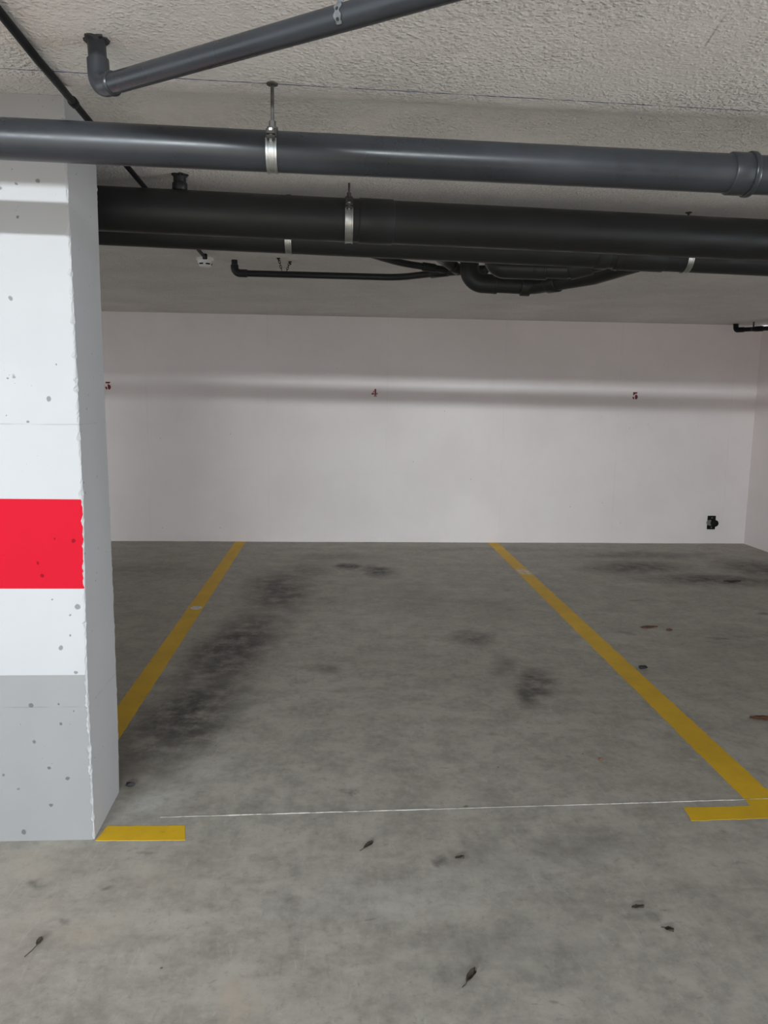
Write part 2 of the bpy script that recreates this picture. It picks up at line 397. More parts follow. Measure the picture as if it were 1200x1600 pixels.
def band(name, z0, z1, mat, label, wrap):
    bm = bmesh.new(); prev = None; rnd = random.Random(z0)
    ii = [i for i, z in enumerate(zs) if z0 <= z <= z1]
    lv = [(z0, ii[0])] + [(zs[i], i) for i in ii if abs(zs[i] - z0) > .002 and abs(zs[i] - z1) > .002] + [(z1, ii[-1])]
    for z, i in lv:
        row = prof_rows[i]
        edge = row[1][0] + rnd.uniform(-.004, .001)
        pts = [(PXL + .001, PY - .0008), (edge, PY - .0008)]
        if not wrap: pts[1] = (min(row[1][0] + .002, row[2][0] - .002) + rnd.uniform(-.002, .001), PY - .0008)
        if wrap: pts.append((row[2][0] - .0012 + rnd.uniform(-.002, 0.0), row[2][1] - .0018))
        cur = [bm.verts.new((x, y, z)) for x, y in pts]
        # solid thickness behind the paint film
        if prev:
            for k in range(len(cur) - 1): bm.faces.new((prev[k], prev[k + 1], cur[k + 1], cur[k]))
        prev = cur
    o = link(name, bm, mat, pil); o['label'] = label
    so = o.modifiers.new('thickness', 'SOLIDIFY'); so.thickness = .0006; so.offset = 0
    return o
band('red_stripe', .877, 1.169, M_RED, 'bright red painted stripe around the pillar front', True)
band('grey_base_paint', .0, .585, M_GREYP, 'grey painted foot of the pillar', False)

# ------------------------------------------------------------------ big overhead pipes
def ragged(cx, cy, zt, ri, ro, depth, mat, parent):
    """torn collar of sealant where a pipe leaves the ceiling"""
    bm = bmesh.new(); n = 22; rows = []
    for i in range(n):
        a = 6.2832 * i / n; r_ = ro * random.uniform(.80, 1.25); d_ = depth * random.uniform(.35, 1.2)
        rows.append([bm.verts.new((cx + q * math.cos(a), cy + q * math.sin(a), z)) for q, z in ((ri, zt), (r_, zt), (r_ * .95, zt - d_ * .5), (ri + .002, zt - d_))])
    for i in range(n):
        p, q = rows[i], rows[(i + 1) % n]
        for k in range(4): bm.faces.new((p[k], p[(k + 1) % 4], q[(k + 1) % 4], q[k]))
    return link('hole_sealant', bm, mat, parent)
def plate_hanger(name, x, y, zc, r, zceil, label, group, wband=.028, washer=True):
    """rod from the ceiling with a two-bolt clamp round the pipe"""
    e = empty(name, (x, y, zceil), label, 'pipe hanger', group)
    bm = bmesh.new()
    if washer: tube(bm, [(x, y, zceil), (x, y, zceil - .003), (x, y, zceil - .006)], [.014, .013, .006], 20); link('ceiling_washer', bm, M_ROD, e, True)
    else: bm.free()
    tobj('rod', [(x, y, zceil - .004), (x, y, zc + r + .012)], .0042, M_ROD, e, 12)
    bm = bmesh.new(); tube(bm, [(x, y, zc + r + .022), (x, y, zc + r + .004)], .0085, 6); tube(bm, [(x, y, zc + r + .008), (x, y, zc + r + .0025)], .013, 16); link('nut', bm, M_ROD, e)
    # the band: a ring with rolled rims, upper half dull, lower half bright
    def half(nm, a0, a1, mat):
        bm = bmesh.new(); rr = r + .0006; pr = [(-wband / 2, rr), (-wband / 2, rr + .004), (-wband / 2 + .005, rr + .004), (-wband / 2 + .006, rr + .0022), (wband / 2 - .006, rr + .0022), (wband / 2 - .005, rr + .004), (wband / 2, rr + .004), (wband / 2, rr)]
        rings = []
        for i in range(25):
            a = a0 + (a1 - a0) * i / 24
            rings.append([bm.verts.new((x + dx, y - q * math.cos(a), zc + q * math.sin(a))) for dx, q in pr])
        for p, q in zip(rings, rings[1:]):
            for k in range(8): bm.faces.new((p[k], p[(k + 1) % 8], q[(k + 1) % 8], q[k]))
        bm.faces.new(rings[0]); bm.faces.new(rings[-1])
        return link(nm, bm, mat, e, True)
    th = math.radians(22)
    half('upper_band', th + .04, math.pi - th - .04, M_ROD)['label'] = 'dull upper half of the clamp'
    half('lower_band', th - .04, -math.pi - th + .04, M_ZINC)['label'] = 'bright lower half of the clamp'
    for s, an in ((1, th), (-1, math.pi - th)):
        bm = bmesh.new(); cx, cz = y - (r + .010) * math.cos(an), zc + (r + .010) * math.sin(an)
        box(bm, (x - wband / 2 + .003, cx - .009, cz - .008), (x + wband / 2 - .003, cx + .009, cz - .0015), .001)
        box(bm, (x - wband / 2 + .003, cx - .009, cz + .0015), (x + wband / 2 - .003, cx + .009, cz + .008), .001)
        link('clamp_ear', bm, M_ROD, e)
        bm = bmesh.new(); tube(bm, [(x, cx, cz - .013), (x, cx, cz + .013)], .0035, 8); tube(bm, [(x, cx, cz + .008), (x, cx, cz + .014)], .0065, 6); link('clamp_bolt', bm, M_ZINC, e)
    return e

# 1: nearest grey pipe
def P1(x): return Vector((x, 1.905 + .012 * x, 2.0655 - .0092 * x))
r1 = .0449
e = empty('drain_pipe', P1(-4), 'nearest long grey plastic drain pipe crossing in front of the pillar', 'pipe', 'main drain pipes under the ceiling')
tobj('pipe_run', [P1(-5.2), P1(-.5), P1(.96)], r1, M_PVC, e, 48)
tobj('pipe_run', [P1(1.0), P1(2.6), P1(XR - .002)], r1, M_PVC, e, 48)
ps, rs = collar(P1(.944), P1(2) - P1(1), .060, r1 + .0042)
so = tobj('socket', ps, rs, M_PVC, e, 48)
ps, rs = collar(P1(.990), P1(2) - P1(1), .016, r1 + .0080, .006)
tobj('seal_ridge', ps, rs, M_PVC, so, 48)
x = -.157; plate_hanger('pipe_hanger', x, P1(x).y, P1(x).z, r1, 2.2156, 'threaded rod and bright clamp holding the nearest grey pipe', 'pipe hangers', .025)

# 2: big dark pipe behind the pillar
def P2(x): return Vector((x, 3.09 + .04 * x, 2.180 - .0088 * x))
r2 = .080
e = empty('drain_pipe', P2(-4), 'thickest dark grey drain pipe passing close behind the pillar', 'pipe', 'main drain pipes under the ceiling')
tobj('pipe_run', [P2(XL + .001), P2(0), P2(.1)], r2, M_PVCD, e, 56)
tobj('pipe_run', [P2(.1), P2(2), P2(XR - .001)], r2, M_PVCD, e, 56)
ps, rs = collar(P2(.072), P2(2) - P2(1), .135, r2 + .0035, .003)
tobj('coupling', ps, rs, M_PVCD, e, 56)
x = -.600
rs_ = [(P2(x) + Vector((0, 0, .072))), (x, P2(x).y, 2.2985)]
tobj('riser', rs_ + [(x, P2(x).y, 2.3208)], .0235, M_PVCD, e, 24)
ps, rr = collar((x, P2(x).y, 2.262), (0, 0, 1), .03, .028, .003); tobj('riser_socket', ps, rr, M_PVCD, e, 24)
ragged(x, P2(x).y, 2.3208, .022, .0275, .010, M_PVCD, e)
x = .036; plate_hanger('pipe_hanger', x, P2(x).y, P2(x).z, r2, 2.321, 'rod and clamp holding the thickest dark pipe', 'pipe hangers', .030, False)

# 3: dark pipe just behind it
def P3(x): return Vector((x, 3.325 + .045 * x, 2.150 - .0115 * x))
r3 = .0625
e3 = e = empty('drain_pipe', P3(-4), 'lower dark drain pipe half hidden behind the thickest pipe, with two branch bends', 'pipe', 'main drain pipes under the ceiling')
tobj('pipe_run', [P3(XL + .001), P3(0), P3(1.15)], r3, M_PVCD, e, 48)
tobj('pipe_run', [P3(1.15), P3(2), P3(XR - .001)], r3, M_PVCD, e, 48)
for a, ln, ex in ((1.10, .058, .004), (1.185, .225, .0045), (1.20, .008, .0075)):
    ps, rs = collar(P3(a), P3(2) - P3(1), ln, r3 + ex, .003); tobj('coupling', ps, rs, M_PVCD, e, 48)
for x, lb in ((-.209, 'rod and bright clamp of the half-hidden pipe, left one behind the thickest pipe'), (1.512, 'rod and bright clamp of the half-hidden pipe at the right')):
    plate_hanger('pipe_hanger', x, P3(x).y, P3(x).z, r3, 2.321, lb, 'pipe hangers', .026)

# wye branches that swing in behind pipe 3
e = e3
A0 = Vector((.72, 3.70, 2.30)); A1 = Vector((.715, 3.62, 2.108)); A2 = Vector((1.02, 3.50, 2.088)); A3 = Vector((1.20, P3(1.2).y + .02, 2.128))
pts = [A0] + arc(A0, A1, A2, .06) + [on(A1, A2, .6)]
tobj('branch_elbow', pts, .049, M_PVCD, e, 32)
tobj('branch_run', [on(A1, A2, .25), A2] + [on(A2, A3, .8)], .043, M_PVCD, e, 32)
d = (A2 - A1).normalized(); ps, rs = collar(on(A1, A2, .55), d, .06, .0495, .003); tobj('branch_socket', ps, rs, M_PVCD, e, 32)
d = (A3 - A2).normalized(); ps, rs = collar(on(A2, A3, .05), d, .10, .050, .003); tobj('branch_socket', ps, rs, M_PVCD, e, 32)

B0 = Vector((.675, 4.10, 2.31)); B1 = Vector((.675, 4.08, 2.105)); B2 = Vector((1.00, 4.06, 2.092)); B3 = Vector((1.22, 3.72, 2.100)); B4 = Vector((1.36, P3(1.36).y + .03, 2.128))
pts = [B0] + arc(B0, B1, B2, .075, 12) + [on(B1, B2, .45)]
tobj('branch_elbow', pts, .049, M_PVCD, e, 32)
tobj('branch_run', [on(B1, B2, .3)] + arc(B1, B2, B3, .12) + [on(B2, B3, .7)] + [B3, on(B3, B4, .8)], .043, M_PVCD, e, 32)
d = (B2 - B1).normalized(); ps, rs = collar(on(B1, B2, .40), d, .012, .0505, .003); tobj('branch_socket', ps, rs, M_PVCD, e, 32)
ps, rs = collar(on(B1, B2, .82), d, .05, .052, .004); tobj('branch_socket', ps, rs, M_PVCD, e, 32)
d = (B3 - B2).normalized(); ps, rs = collar(on(B2, B3, .28), d, .07, .050, .003); tobj('branch_socket', ps, rs, M_PVCD, e, 32)

# ------------------------------------------------------------------ thin waste pipes
# nearest one, rising to the upper right
e = empty('waste_pipe', (-.496, 1.711, 2.2156), 'thin grey waste pipe with an elbow dropping from the ceiling near the camera', 'pipe')
C0 = Vector((-.496, 1.711, 2.2154)); C1 = Vector((-.490, 1.704, 2.121)); C2 = Vector((.105, 1.235, 2.091)); C3 = Vector((.40, 1.00, 2.076))
rp = .0200
tobj('drop', [C0, on(C0, C1, .72)], .0182, M_PVC, e, 24)
pts = [on(C0, C1, .42), on(C0, C1, .44)] + arc(C0, C1, C2, .028, 10) + [on(C1, C2, .052), on(C1, C2, .054)]
tobj('elbow', pts, [.0185] + [.0218] * (len(pts) - 2) + [.0195], M_PVC, e, 28)
tobj('pipe_run', [on(C1, C2, .05), C2, C3], rp, M_PVC, e, 28)
ps, rs = collar(on(C1, C2, .047), C2 - C1, .011, .0236, .003); tobj('socket_ring', ps, rs, M_PVC, e, 28)
ragged(C0.x, C0.y, 2.2154, .0165, .0225, .011, M_PVCD, e)

def strap(name, c, axis, r, ztop, mat, label, lean, back=False, a0=-58, a1=48):
    """perforated steel strap from the ceiling, hooked round one side of the pipe"""
    c = Vector(c); ax = Vector(axis).normalized(); side = Vector((0, 0, 1)).cross(ax).normalized() * (-1 if back else 1)
    e = empty(name, (c.x, c.y, ztop), label, 'pipe hanger', 'pipe hangers')
    th = .0012; rr = r + .0006
    path = [c + (side * -math.cos(math.radians(a)) - Vector((0, 0, 1)) * math.sin(math.radians(a))) * rr for a in [a0 + (a1 - a0) * i / 16 for i in range(17)]]
    topv = Vector((c.x, c.y, ztop)) - side * (rr * .5) + ax * lean
    neck = [on(topv, path[0], t / 7) for t in range(7)]
    path = neck + path; prevs = None; bm = bmesh.new(); n = len(path)
    for i, p in enumerate(path):
        w = .0058 * (1.0 + .32 * math.cos(i * 2 * math.pi / 6)) * (1.15 if i > n - 5 else 1) * (.55 if i == n - 1 else 1)
        t = (path[min(i + 1, n - 1)] - path[max(i - 1, 0)]).normalized(); nn = t.cross(ax).normalized()
        tw = math.radians(50) * max(0, 1 - i / 6); ax2 = ax * math.cos(tw) + nn * math.sin(tw); nn2 = t.cross(ax2).normalized()
        cur = [bm.verts.new(p + ax2 * s_ * w + nn2 * k * th) for s_, k in ((-1, 0), (1, 0), (1, 1), (-1, 1))]
        if prevs:
            for k in range(4): bm.faces.new((prevs[k], prevs[(k + 1) % 4], cur[(k + 1) % 4], cur[k]))
        else: bm.faces.new(cur)
        prevs = cur
    bm.faces.new(prevs); link('steel_strap', bm, mat, e)
    q = path[n - 4]; o = (q - c); o -= ax * o.dot(ax); o.normalize()
    for q in (path[n - 4], path[n - 10]):
        o = (q - c); o -= ax * o.dot(ax); o.normalize()
        bm = bmesh.new(); tube(bm, [q + o * .0006, q + o * .0020], .0027, 14); link('strap_hole', bm, M_SLOT, e)
    return e
dC = C2 - C1
strap('strap_hanger', on(C1, C2, .835), dC, rp, 2.2154, M_STRAP, 'grey perforated steel strap hooked over the front of the thin pipe near the camera', -.012)
strap('strap_hanger', on(C1, C2, .885), dC, rp, 2.2154, M_RUST, 'rusty strap hooked behind the thin grey pipe near the camera', .0, True)

# black conduit along the ceiling and over the pillar corner
e = empty('cable_conduit', (-.72, 2.2, 2.27), 'thin black cable conduit running along the ceiling past the pillar', 'conduit')
KP = [Vector(p) for p in ((-.6250, 1.235, 2.2045), (-.6372, 1.5950, 2.2045), (-.6405, 1.6903, 2.2045), (-.6453, 1.8023, 2.2045), (-0.6455, 1.8575, 2.2045), (-0.6553, 1.9449, 2.2135), (-0.6801, 2.0798, 2.2385), (-0.6961, 2.1666, 2.2550), (-0.7058, 2.2264, 2.2650),  (-.7183, 2.4434, 2.2735), (-.7411, 3.1303, 2.2825), (-.7815, 4.6780, 2.3000))]
K1 = KP[-1]
tobj('conduit_run', KP, .0092, M_BLACK, e, 16)
def KY(y): return next(on(p, q, (y - p.y) / (q.y - p.y)) for p, q in zip(KP, KP[1:]) if p.y <= y <= q.y)
ps, rs = collar(KY(2.17), KY(2.22) - KY(2.17), .050, .0125, .003); tobj('conduit_coupling', ps, rs, M_BLACK, e, 16)
for y in (3.45, 4.3):
    bm = bmesh.new(); c = KY(y); box(bm, (c.x - .014, c.y - .006, c.z - .011), (c.x + .014, c.y + .006, 2.3205), .002); link('conduit_clip', bm, M_BLACK, e)
bm = bmesh.new(); box(bm, (K1.x - .013, K1.y - .004, K1.z - .010), (K1.x + .013, K1.y + .014, 2.3205), .003); link('conduit_end', bm, M_BLACK, e)

# smoke detector
sx, sy = -.806, 4.83
e = empty('smoke_detector', (sx, sy, 2.321), 'small round white smoke detector on the ceiling at the end of the black conduit', 'smoke detector')
bm = bmesh.new(); tube(bm, [(sx, sy, 2.3208), (sx, sy, 2.310), (sx, sy, 2.306)], [.052, .052, .046], 40); link('base_plate', bm, M_WHITEP, e, True)
bm = bmesh.new(); tube(bm, [(sx, sy, 2.307), (sx, sy, 2.290), (sx, sy, 2.276), (sx, sy, 2.270)], [.044, .042, .038, .030], 40); link('sensor_head', bm, M_WHITEP, e, True)
for k in range(6):
    a = math.radians(-90 + 26 + 60 * k - 60 * 0 - 52 + 0)
    bm = bmesh.new(); prev = None
    for i in range(7):
        an = a + math.radians(-19 + 38 * i / 6); cur = [bm.verts.new((sx + q * math.cos(an), sy + q * math.sin(an), z)) for q, z in ((.0385, 2.2800), (.0408, 2.2800), (.0425, 2.2885), (.0395, 2.2885))]
        if prev:
            for j in range(4): bm.faces.new((prev[j], prev[(j + 1) % 4], cur[(j + 1) % 4], cur[j]))
        else: bm.faces.new(cur)
        prev = cur
    bm.faces.new(prev); link('vent_slot', bm, M_SLOT, e)

# far thin waste pipe with an elbow, and the one that meets it
e = empty('waste_pipe', (-.636, 4.865, 2.321), 'thin dark waste pipe with an elbow and branches, hung on chains behind the main pipes', 'pipe')
Q0 = Vector((-.636, 4.868, 2.3208)); Q1 = Vector((-.634, 4.866, 2.244)); Q2 = Vector((.36, 4.76, 2.226)); Q3 = Vector((.60, 4.50, 2.222)); Q4 = Vector((.72, 4.36, 2.214))
tobj('drop', [Q0, on(Q0, Q1, .5)], .0185, M_PVCD, e, 20)
pts = [on(Q0, Q1, .36), on(Q0, Q1, .38)] + arc(Q0, Q1, Q2, .034) + [on(Q1, Q2, .075), on(Q1, Q2, .077)]
tobj('elbow', pts, [.019] + [.0235] * (len(pts) - 2) + [.019], M_PVCD, e, 20)
tobj('pipe_run', [on(Q1, Q2, .06)] + arc(Q1, Q2, Q3, .25) + [Q3], .0195, M_PVCD, e, 20)
ps, rs = collar(on(Q2, Q3, .72), Q3 - Q2, .13, .026, .003); tobj('socket', ps, rs, M_PVCD, e, 20)
tobj('pipe_run', [Q3, Q4, (.80, 4.27, 2.205)], .0235, M_PVCD, e, 20)
U0 = Vector((-.10, 3.88, 2.268)); U1 = Vector((.33, 4.38, 2.246)); U2 = Vector((.63, 4.475, 2.228))
tobj('branch_run', [U0] + arc(U0, U1, U2, .4) + [U2], .0185, M_PVCD, e, 20)
ps, rs = collar(on(U1, U2, .45), U2 - U1, .08, .0235, .003); tobj('socket', ps, rs, M_PVCD, e, 20)
V0 = Vector((.38, 3.86, 2.268)); V1 = Vector((.56, 4.28, 2.250)); V2 = Vector((.665, 4.43, 2.224))
tobj('branch_run', [V0] + arc(V0, V1, V2, .2) + [V2], .026, M_PVCD, e, 20)
ps, rs = collar((.625, 4.365, 2.236), (.105, .15, -.026), .085, .0315, .003); tobj('wye_body', ps, rs, M_PVCD, e, 24)

def chain(x0, x1, label):
    a, b = Vector(x0), Vector(x1)
    e = empty('chain_hanger', a, label, 'chain', 'chain hangers behind the main pipes')
    n = max(3, int((b - a).length / .0155)); d = (b - a) / n
    bm = bmesh.new(); dn = d.normalized(); sx_ = dn.cross(Vector((0, 1, 0))).normalized(); sy_ = dn.cross(sx_)
    for i in range(n):
        c = a + d * (i + .5); s = sx_ if i % 2 else sy_
        loop = [c + dn * .0105 * math.cos(t) + s * .006 * math.sin(t) for t in [k / 12 * 6.2832 for k in range(13)]]
        tube(bm, loop, .0022, 6, False)
    link('chain_links', bm, M_ROD, e, True)
    bm = bmesh.new(); tube(bm, [a + Vector((0, 0, .0)), a + Vector((-.004, 0, -.006)), a + Vector((.006, 0, -.014)), a + Vector((0, 0, -.018))], .0035, 8)
    tube(bm, [(a.x, a.y, 2.3208), (a.x, a.y, 2.317)], .011, 14); link('ceiling_hook', bm, M_BLACK, e)
chain((-.362, 4.76, 2.3205), (-.345, 4.80, 2.255), 'rusty little chain on a ceiling hook, left of the pair holding the thin pipe')
chain((-.300, 4.87, 2.3205), (-.318, 4.82, 2.255), 'rusty little chain on a ceiling hook, right of the pair holding the thin pipe')
chain((.565, 4.30, 2.3205), (.585, 4.33, 2.285), 'short chain by the pipe junction under the thickest pipe')

# pipe in the far right corner
e = empty('waste_pipe', (4.08, 7.85, 2.321), 'short dark pipe with an elbow under the ceiling in the far right corner', 'pipe')
W0 = Vector((4.083, 7.86, 2.3208)); W1 = Vector((4.085, 7.85, 2.258)); W2 = Vector((4.205, 7.40, 2.240)); W3 = Vector((4.40, 6.68, 2.225))
pts = [W0] + arc(W0, W1, W2, .03) + [on(W1, W2, .22)]
tobj('elbow', pts, .026, M_BLACK, e, 20)
tobj('pipe_run', [on(W1, W2, .1), W2, W3], .0215, M_BLACK, e, 20)
ps, rs = collar(on(W1, W2, .55), W2 - W1, .10, .0265, .003); tobj('socket', ps, rs, M_BLACK, e, 20)
c = on(W1, W2, .50); bm = bmesh.new(); box(bm, (c.x - .008, c.y - .002, c.z + .015), (c.x + .008, c.y + .002, 2.3205)); o = link('hanger_strap', bm, M_ROD, e)
bm = bmesh.new(); tube(bm, [c - (W2 - W1).normalized() * .008, c + (W2 - W1).normalized() * .008], .0235, 20); link('hanger_band', bm, M_ROD, e, True)

# ------------------------------------------------------------------ wall fittings
bx, bz = 4.038, .231
e = empty('wall_bracket', (bx, D, bz), 'small black fixture with a round knob, low on the back wall near the right corner', 'wall fixture')
bm = bmesh.new(); box(bm, (bx - .044, D - .014, bz - .074), (bx + .044, D - .0005, bz + .074), .003); link('back_plate', bm, M_BLACK, e)
bm = bmesh.new(); tube(bm, [(bx - .026, D - .012, bz), (bx - .026, D - .036, bz)], .030, 28); o = link('grey_boss', bm, M_GREYK, e, True); o['label'] = 'grey round boss behind the knob'
bm = bmesh.new(); tube(bm, [(bx + .012, D - .012, bz - .002), (bx + .012, D - .05, bz), (bx + .012, D - .072, bz), (bx + .012, D - .077, bz)], [.034, .036, .036, .030], 28); link('knob', bm, M_BLACK, e, True)
for dz in (.052, -.052):
    bm = bmesh.new(); tube(bm, [(bx, D - .013, bz + dz), (bx, D - .017, bz + dz)], .0065, 12); link('screw', bm, M_GREYK, e, True)

def glyph(name, polys, cx, cz, h, label):
    """stencilled figure: flat islands of paint on the back wall; polys in a unit box"""
    bm = bmesh.new()
    for poly in polys:
        a = [bm.verts.new((cx + (px - .5) * h * .80, D - .0002, cz + (py - .5) * h)) for px, py in poly]
        b = [bm.verts.new((v.co.x, D - .0014, v.co.z)) for v in a]
        bm.faces.new(b); bm.faces.new(a[::-1])
        for k in range(len(a)): bm.faces.new((a[k], a[(k + 1) % len(a)], b[(k + 1) % len(a)], b[k]))
    bmesh.ops.triangulate(bm, faces=[f for f in bm.faces if len(f.verts) > 4])
    o = link(name, bm, M_STENCIL); return tag(o, label, 'painted number', 'stencilled bay numbers on the back wall')
def ring(cx, cy, ro, ri, a0, a1, n=14, sq=1.0, ishift=0.0):
    out = [(cx + ro * sq * math.cos(math.radians(a0 + (a1 - a0) * i / n)), cy + ro * math.sin(math.radians(a0 + (a1 - a0) * i / n))) for i in range(n + 1)]
    inn = [(cx + ishift + ri * sq * math.cos(math.radians(a1 + (a0 - a1) * i / n)), cy + ri * math.sin(math.radians(a1 + (a0 - a1) * i / n))) for i in range(n + 1)]
    return out + inn
def disc(cx, cy, r, n=14): return [(cx + r * math.cos(6.2832 * i / n), cy + r * math.sin(6.2832 * i / n)) for i in range(n)]
five = [[(.10, 1.0), (.86, 1.0), (.82, .80), (.30, .80), (.27, .60), (.12, .55)],
        ring(.50, .34, .36, .15, 78, -74, 16, 1.25, -.08), ring(.42, .30, .32, .12, 196, 252, 8, 1.1), disc(.17, .26, .13)]
four = [[(.52, 1.0), (.78, 1.0), (.78, .14), (.52, .14)], [(.44, .86), (.44, .60), (.28, .52), (.22, .56)],
        [(.0, .36), (.16, .50), (.44, .42), (.44, .26), (.0, .26)], [(.84, .26), (.84, .46), (1.0, .52), (1.02, .28)], [(.38, .0), (.92, .0), (.86, .10), (.44, .10)]]
three = [[(.10, 1.0), (.86, 1.0), (.86, .93), (.62, .74), (.56, .80), (.12, .80)], [(.55, .72), (.44, .66), (.34, .60), (.46, .56)],
         ring(.48, .33, .35, .14, 82, -76, 16, 1.25, -.08), ring(.42, .30, .32, .12, 196, 252, 8, 1.1), disc(.17, .26, .13)]
glyph('stencil_number', three, -2.316, 1.590, .078, 'red stencilled number 3 on the back wall beside the pillar')
glyph('stencil_number', four, .370, 1.5625, .077, 'red stencilled number 4 in the middle of the back wall')
glyph('stencil_number', five, 3.112, 1.573, .076, 'red stencilled number 5 on the right of the back wall')

# ------------------------------------------------------------------ floor markings
def flat(name, poly, mat, label, cat, group=None, th=.0012, wig=.0015, step=.02):
    """thin painted shape with slightly uneven edges"""
    bm = bmesh.new(); pts = []
    for i, p in enumerate(poly):
        q = poly[(i + 1) % len(poly)]; L = math.dist(p, q); n = max(1, int(L / step))
        for k in range(n):
            t = k / n; j = 0 if k == 0 else random.uniform(-wig, wig)
            nx, ny = (q[1] - p[1]) / L, -(q[0] - p[0]) / L
            pts.append((p[0] + (q[0] - p[0]) * t + nx * j, p[1] + (q[1] - p[1]) * t + ny * j))
    a = [bm.verts.new((x, y, th)) for x, y in pts]; b = [bm.verts.new((x, y, 0)) for x, y in pts]
    bm.faces.new(a); bm.faces.new(b[::-1])
    for k in range(len(a)): bm.faces.new((a[k], b[k], b[(k + 1) % len(a)], a[(k + 1) % len(a)]))
    o = link(name, bm, mat); return tag(o, label, cat, group)
grp = 'yellow bay markings on the floor'
flat('parking_line', [(-1.062, 2.815), (-.955, 2.815), (-.958, 7.955), (-1.066, 7.955)], M_YELLOW, 'yellow painted bay line running back from the pillar to the back wall', 'parking line', grp)
flat('parking_line', [(-.815, 2.462), (-.512, 2.455), (-.530, 2.545), (-.80, 2.552)], M_YELLOW, 'short yellow painted dash on the floor at the foot of the pillar', 'parking line', grp)
flat('parking_line', [(1.289, 2.516), (2.02, 2.535), (2.02, 2.618), (1.695, 2.612), (1.712, 7.955), (1.602, 7.955), (1.566, 2.610), (1.303, 2.608)], M_YELLOW, 'yellow painted bay line with a crossbar, right of the middle bay', 'parking line', grp, wig=.003)
flat('chalk_line', [(-.63, 2.603), (.08, 2.619), (1.0, 2.641), (1.70, 2.660), (1.70, 2.6635), (1.0, 2.6445), (.08, 2.6230), (-.63, 2.6055)], M_CHALK, 'thin white chalk line drawn across the front of the middle bay', 'chalk line', th=.0015, wig=.0012)

# ------------------------------------------------------------------ litter
def leaf(x, y, L, W, ang, mat, label, stem=0.0, lift=.004, curl=.006, name='dead_leaf', grp='dead leaves on the floor'):
    e = empty(name, (x, y, 0), label, 'leaf', grp)
    rnd = random.Random(int(x * 1000 + y * 7)); bm = bmesh.new(); rows = []
    ca, sa = math.cos(ang), math.sin(ang)
    for i in range(9):
        t = i / 8; w = W * math.sin(math.pi * min(max(t, .06), .97)) ** .7 * rnd.uniform(.75, 1.1); row = []
        for s in (-1, -.5, 0, .5, 1):
            px = (t - .5) * L; py = s * w / 2; z = lift + curl * (abs(s) ** 2) * (.6 + .8 * t) + rnd.uniform(-.0012, .0012) + curl * .5 * t
            row.append(bm.verts.new((x + px * ca - py * sa, y + px * sa + py * ca, max(z, .0016))))
        rows.append(row)
    for a, b in zip(rows, rows[1:]):
        for k in range(4): bm.faces.new((a[k], a[k + 1], b[k + 1], b[k]))
    o = link('leaf_blade', bm, mat, e, True); so_ = o.modifiers.new('thickness', 'SOLIDIFY'); so_.thickness = .0008; so_.offset = 1
    if stem:
        s0 = Vector((x - L / 2 * ca, y - L / 2 * sa, lift)); tobj('leaf_stem', [s0, s0 + Vector((-stem * .5 * ca + .004, -stem * .5 * sa, .001)), s0 + Vector((-stem * ca, -stem * sa, -.0015))], .0012, mat, e, 6)
    return e
leaf(2.055, 3.385, .125, .055, -.25, M_LEAF, 'large reddish brown dead leaf at the right edge of the floor', 0)
leaf(2.105, 4.885, .125, .055, .1, M_LEAF, 'reddish brown dead leaf lying flat in the right bay beyond the yellow line', 0, .003, .003)
leaf(2.215, 4.82, .05, .04, .6, M_LEAF, 'tiny reddish leaf scrap beside a dead leaf in the right bay', 0, .003, .003)
leaf(-.812, 1.965, .022, .018, 1.2, M_LEAFD, 'small dark dead leaf with a long stem at the lower left', .045)
leaf(.112, 2.395, .040, .022, .7, M_LEAFD, 'small withered leaf on the floor in front of the chalk line', .02)
leaf(.357, 1.787, .042, .020, .8, M_LEAFD, 'dark folded leaf scrap lying nearest the camera', .02, .004, .010)
leaf(.905, 2.045, .036, .014, -.15, M_LEAFD, 'narrow dark leaf sliver on the floor at lower right', 0)
leaf(.957, 1.945, .026, .018, -.8, M_LEAFD, 'dark curled leaf crumb on the floor, just in front of the narrow leaf sliver', .01)
leaf(.409, 2.312, .030, .014, -.2, M_LEAFD, 'dark three-cornered leaf crumb in front of the bay', 0)
leaf(3.37, 6.20, .14, .045, -.1, M_LEAFD, 'dark leaf litter by the right end of the back stain', 0, .003, .004)
def lump(name, x, y, r, h, mat, label, cat, seed):
    rnd = random.Random(seed); bm = bmesh.new(); bmesh.ops.create_icosphere(bm, subdivisions=2, radius=1)
    for v in bm.verts:
        k = 1 + rnd.uniform(-.22, .22); v.co = Vector((v.co.x * r * k, v.co.y * r * .6 * k, max(v.co.z, -.9) * h * .5 * k))
    mz = min(v.co.z for v in bm.verts)
    for v in bm.verts: v.co += Vector((x, y, -mz))
    return tag(link(name, bm, mat, smooth=True), label, cat)
lump('pebble', 1.742, 4.094, .026, .02, M_STONE, 'small black pebble beside the right yellow line', 'pebble', 4)
lump('dirt_clump', -.795, 2.83, .018, .018, M_STONE, 'black dirt clump against the back foot of the pillar', 'dirt', 5)
lump('orange_peel_scrap', 1.119, 2.999, .009, .008, M_LEAF, 'tiny orange brown scrap on the middle bay floor near its right line', 'scrap', 6)
bm = bmesh.new(); bmesh.ops.create_circle(bm, cap_ends=True, segments=18, radius=.04, matrix=Matrix.Translation((-1.004, 5.387, .0030)))
bmesh.ops.scale(bm, vec=(1, 1.1, 1), verts=bm.verts, space=Matrix.Translation((1.004, -5.387, 0)))
r = bmesh.ops.extrude_face_region(bm, geom=bm.faces[:]); bmesh.ops.translate(bm, vec=(0, 0, -.0017), verts=[v for v in r['geom'] if isinstance(v, bmesh.types.BMVert)])
tag(link('sticker', bm, M_PAPER), 'small pale round sticker stuck on the left yellow line', 'sticker')

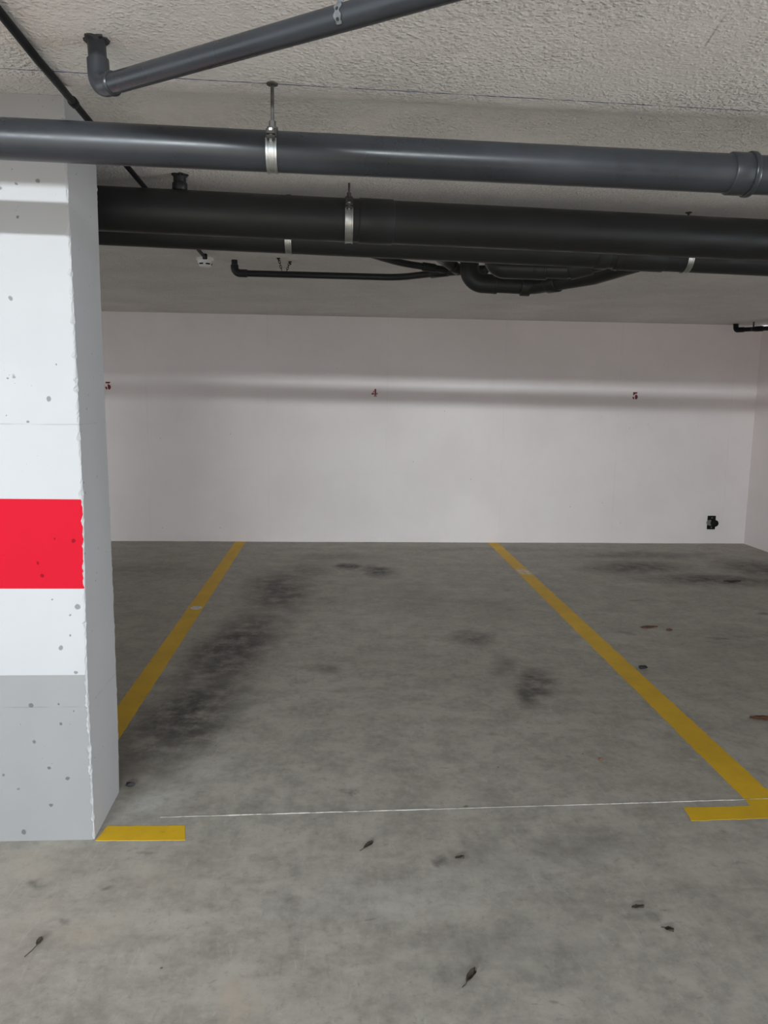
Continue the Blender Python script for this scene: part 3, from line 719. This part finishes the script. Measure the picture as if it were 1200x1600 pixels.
# ------------------------------------------------------------------ light
def area(name, loc, target, sx, sy, power, col):
    l = bpy.data.lights.new(name, 'AREA'); l.shape = 'RECTANGLE'; l.size = sx; l.size_y = sy; l.energy = power; l.color = col
    o = bpy.data.objects.new(name, l); COL.objects.link(o); o.location = loc
    o.rotation_euler = (Vector(target) - Vector(loc)).to_track_quat('-Z', 'Y').to_euler(); return o
# bright slit of daylight on the far side of the open aisle, the open sky above the aisle, and a sun added for its bounce off the aisle floor
area('strip_daylight', (-1.5, -7, 2.85), (0, 7.9, 1.2), 6.0, .12, 860, (.87, .95, 1.0))
area('pillar_side_fill', (9, -1, .9), (-.8, 2.6, .7), 2.0, 1.3, 250, (.90, .95, 1.0))  # added fill without a known source, brightens the pillar's right face
sl = bpy.data.lights.new('sun', 'SUN'); sl.energy = 9.5; sl.angle = .01; sl.color = (1.0, .90, .80)
so = bpy.data.objects.new('sun', sl); COL.objects.link(so); so.rotation_euler = Vector((-.35, -.75, -1.2)).to_track_quat('-Z', 'Y').to_euler()
w = bpy.data.worlds.new('overcast_sky'); S.world = w; w.use_nodes = True
nt = w.node_tree; bg = nt.nodes['Background']; bg.inputs[0].default_value = (.82, .91, 1.0, 1)
tc = nt.nodes.new('ShaderNodeTexCoord'); sep = nt.nodes.new('ShaderNodeSeparateXYZ'); nt.links.new(tc.outputs['Generated'], sep.inputs[0])
def mr(src, a, b, c, d):
    n = nt.nodes.new('ShaderNodeMapRange'); nt.links.new(src, n.inputs[0])
    for i, v in zip((1, 2, 3, 4), (a, b, c, d)): n.inputs[i].default_value = v
    return n.outputs[0]
mu = nt.nodes.new('ShaderNodeMath'); mu.operation = 'MULTIPLY'
nt.links.new(mr(sep.outputs[2], .10, .60, 1.64, .44), mu.inputs[0]); nt.links.new(mr(sep.outputs[0], -1, 1, 1.10, 1.15), mu.inputs[1])
nt.links.new(mu.outputs[0], bg.inputs[1])

# ------------------------------------------------------------------ camera
cam = bpy.data.cameras.new('camera'); co = bpy.data.objects.new('camera', cam); COL.objects.link(co)
cam.sensor_fit = 'HORIZONTAL'; cam.sensor_width = 36; cam.lens = 1196.026 * 36 / 1200; cam.clip_start = .02
Rv = Vector((.99815326, -.05881372, .01519894)); Uv = Vector((-.00641885, .14668711, .98916211)); Fv = Vector((.06040579, .98743295, -.1460387))
co.matrix_world = Matrix(((Rv.x, Uv.x, -Fv.x, 0), (Rv.y, Uv.y, -Fv.y, 0), (Rv.z, Uv.z, -Fv.z, 1.5), (0, 0, 0, 1)))
S.camera = co
v = S.view_settings; v.view_transform = 'Standard'; v.look = 'None'; v.gamma = 1.0; v.exposure = 0.29; v.use_curve_mapping = False
S.cycles.max_bounces = 8; S.cycles.diffuse_bounces = 6
try: S.cycles.use_denoising = True
except Exception: pass
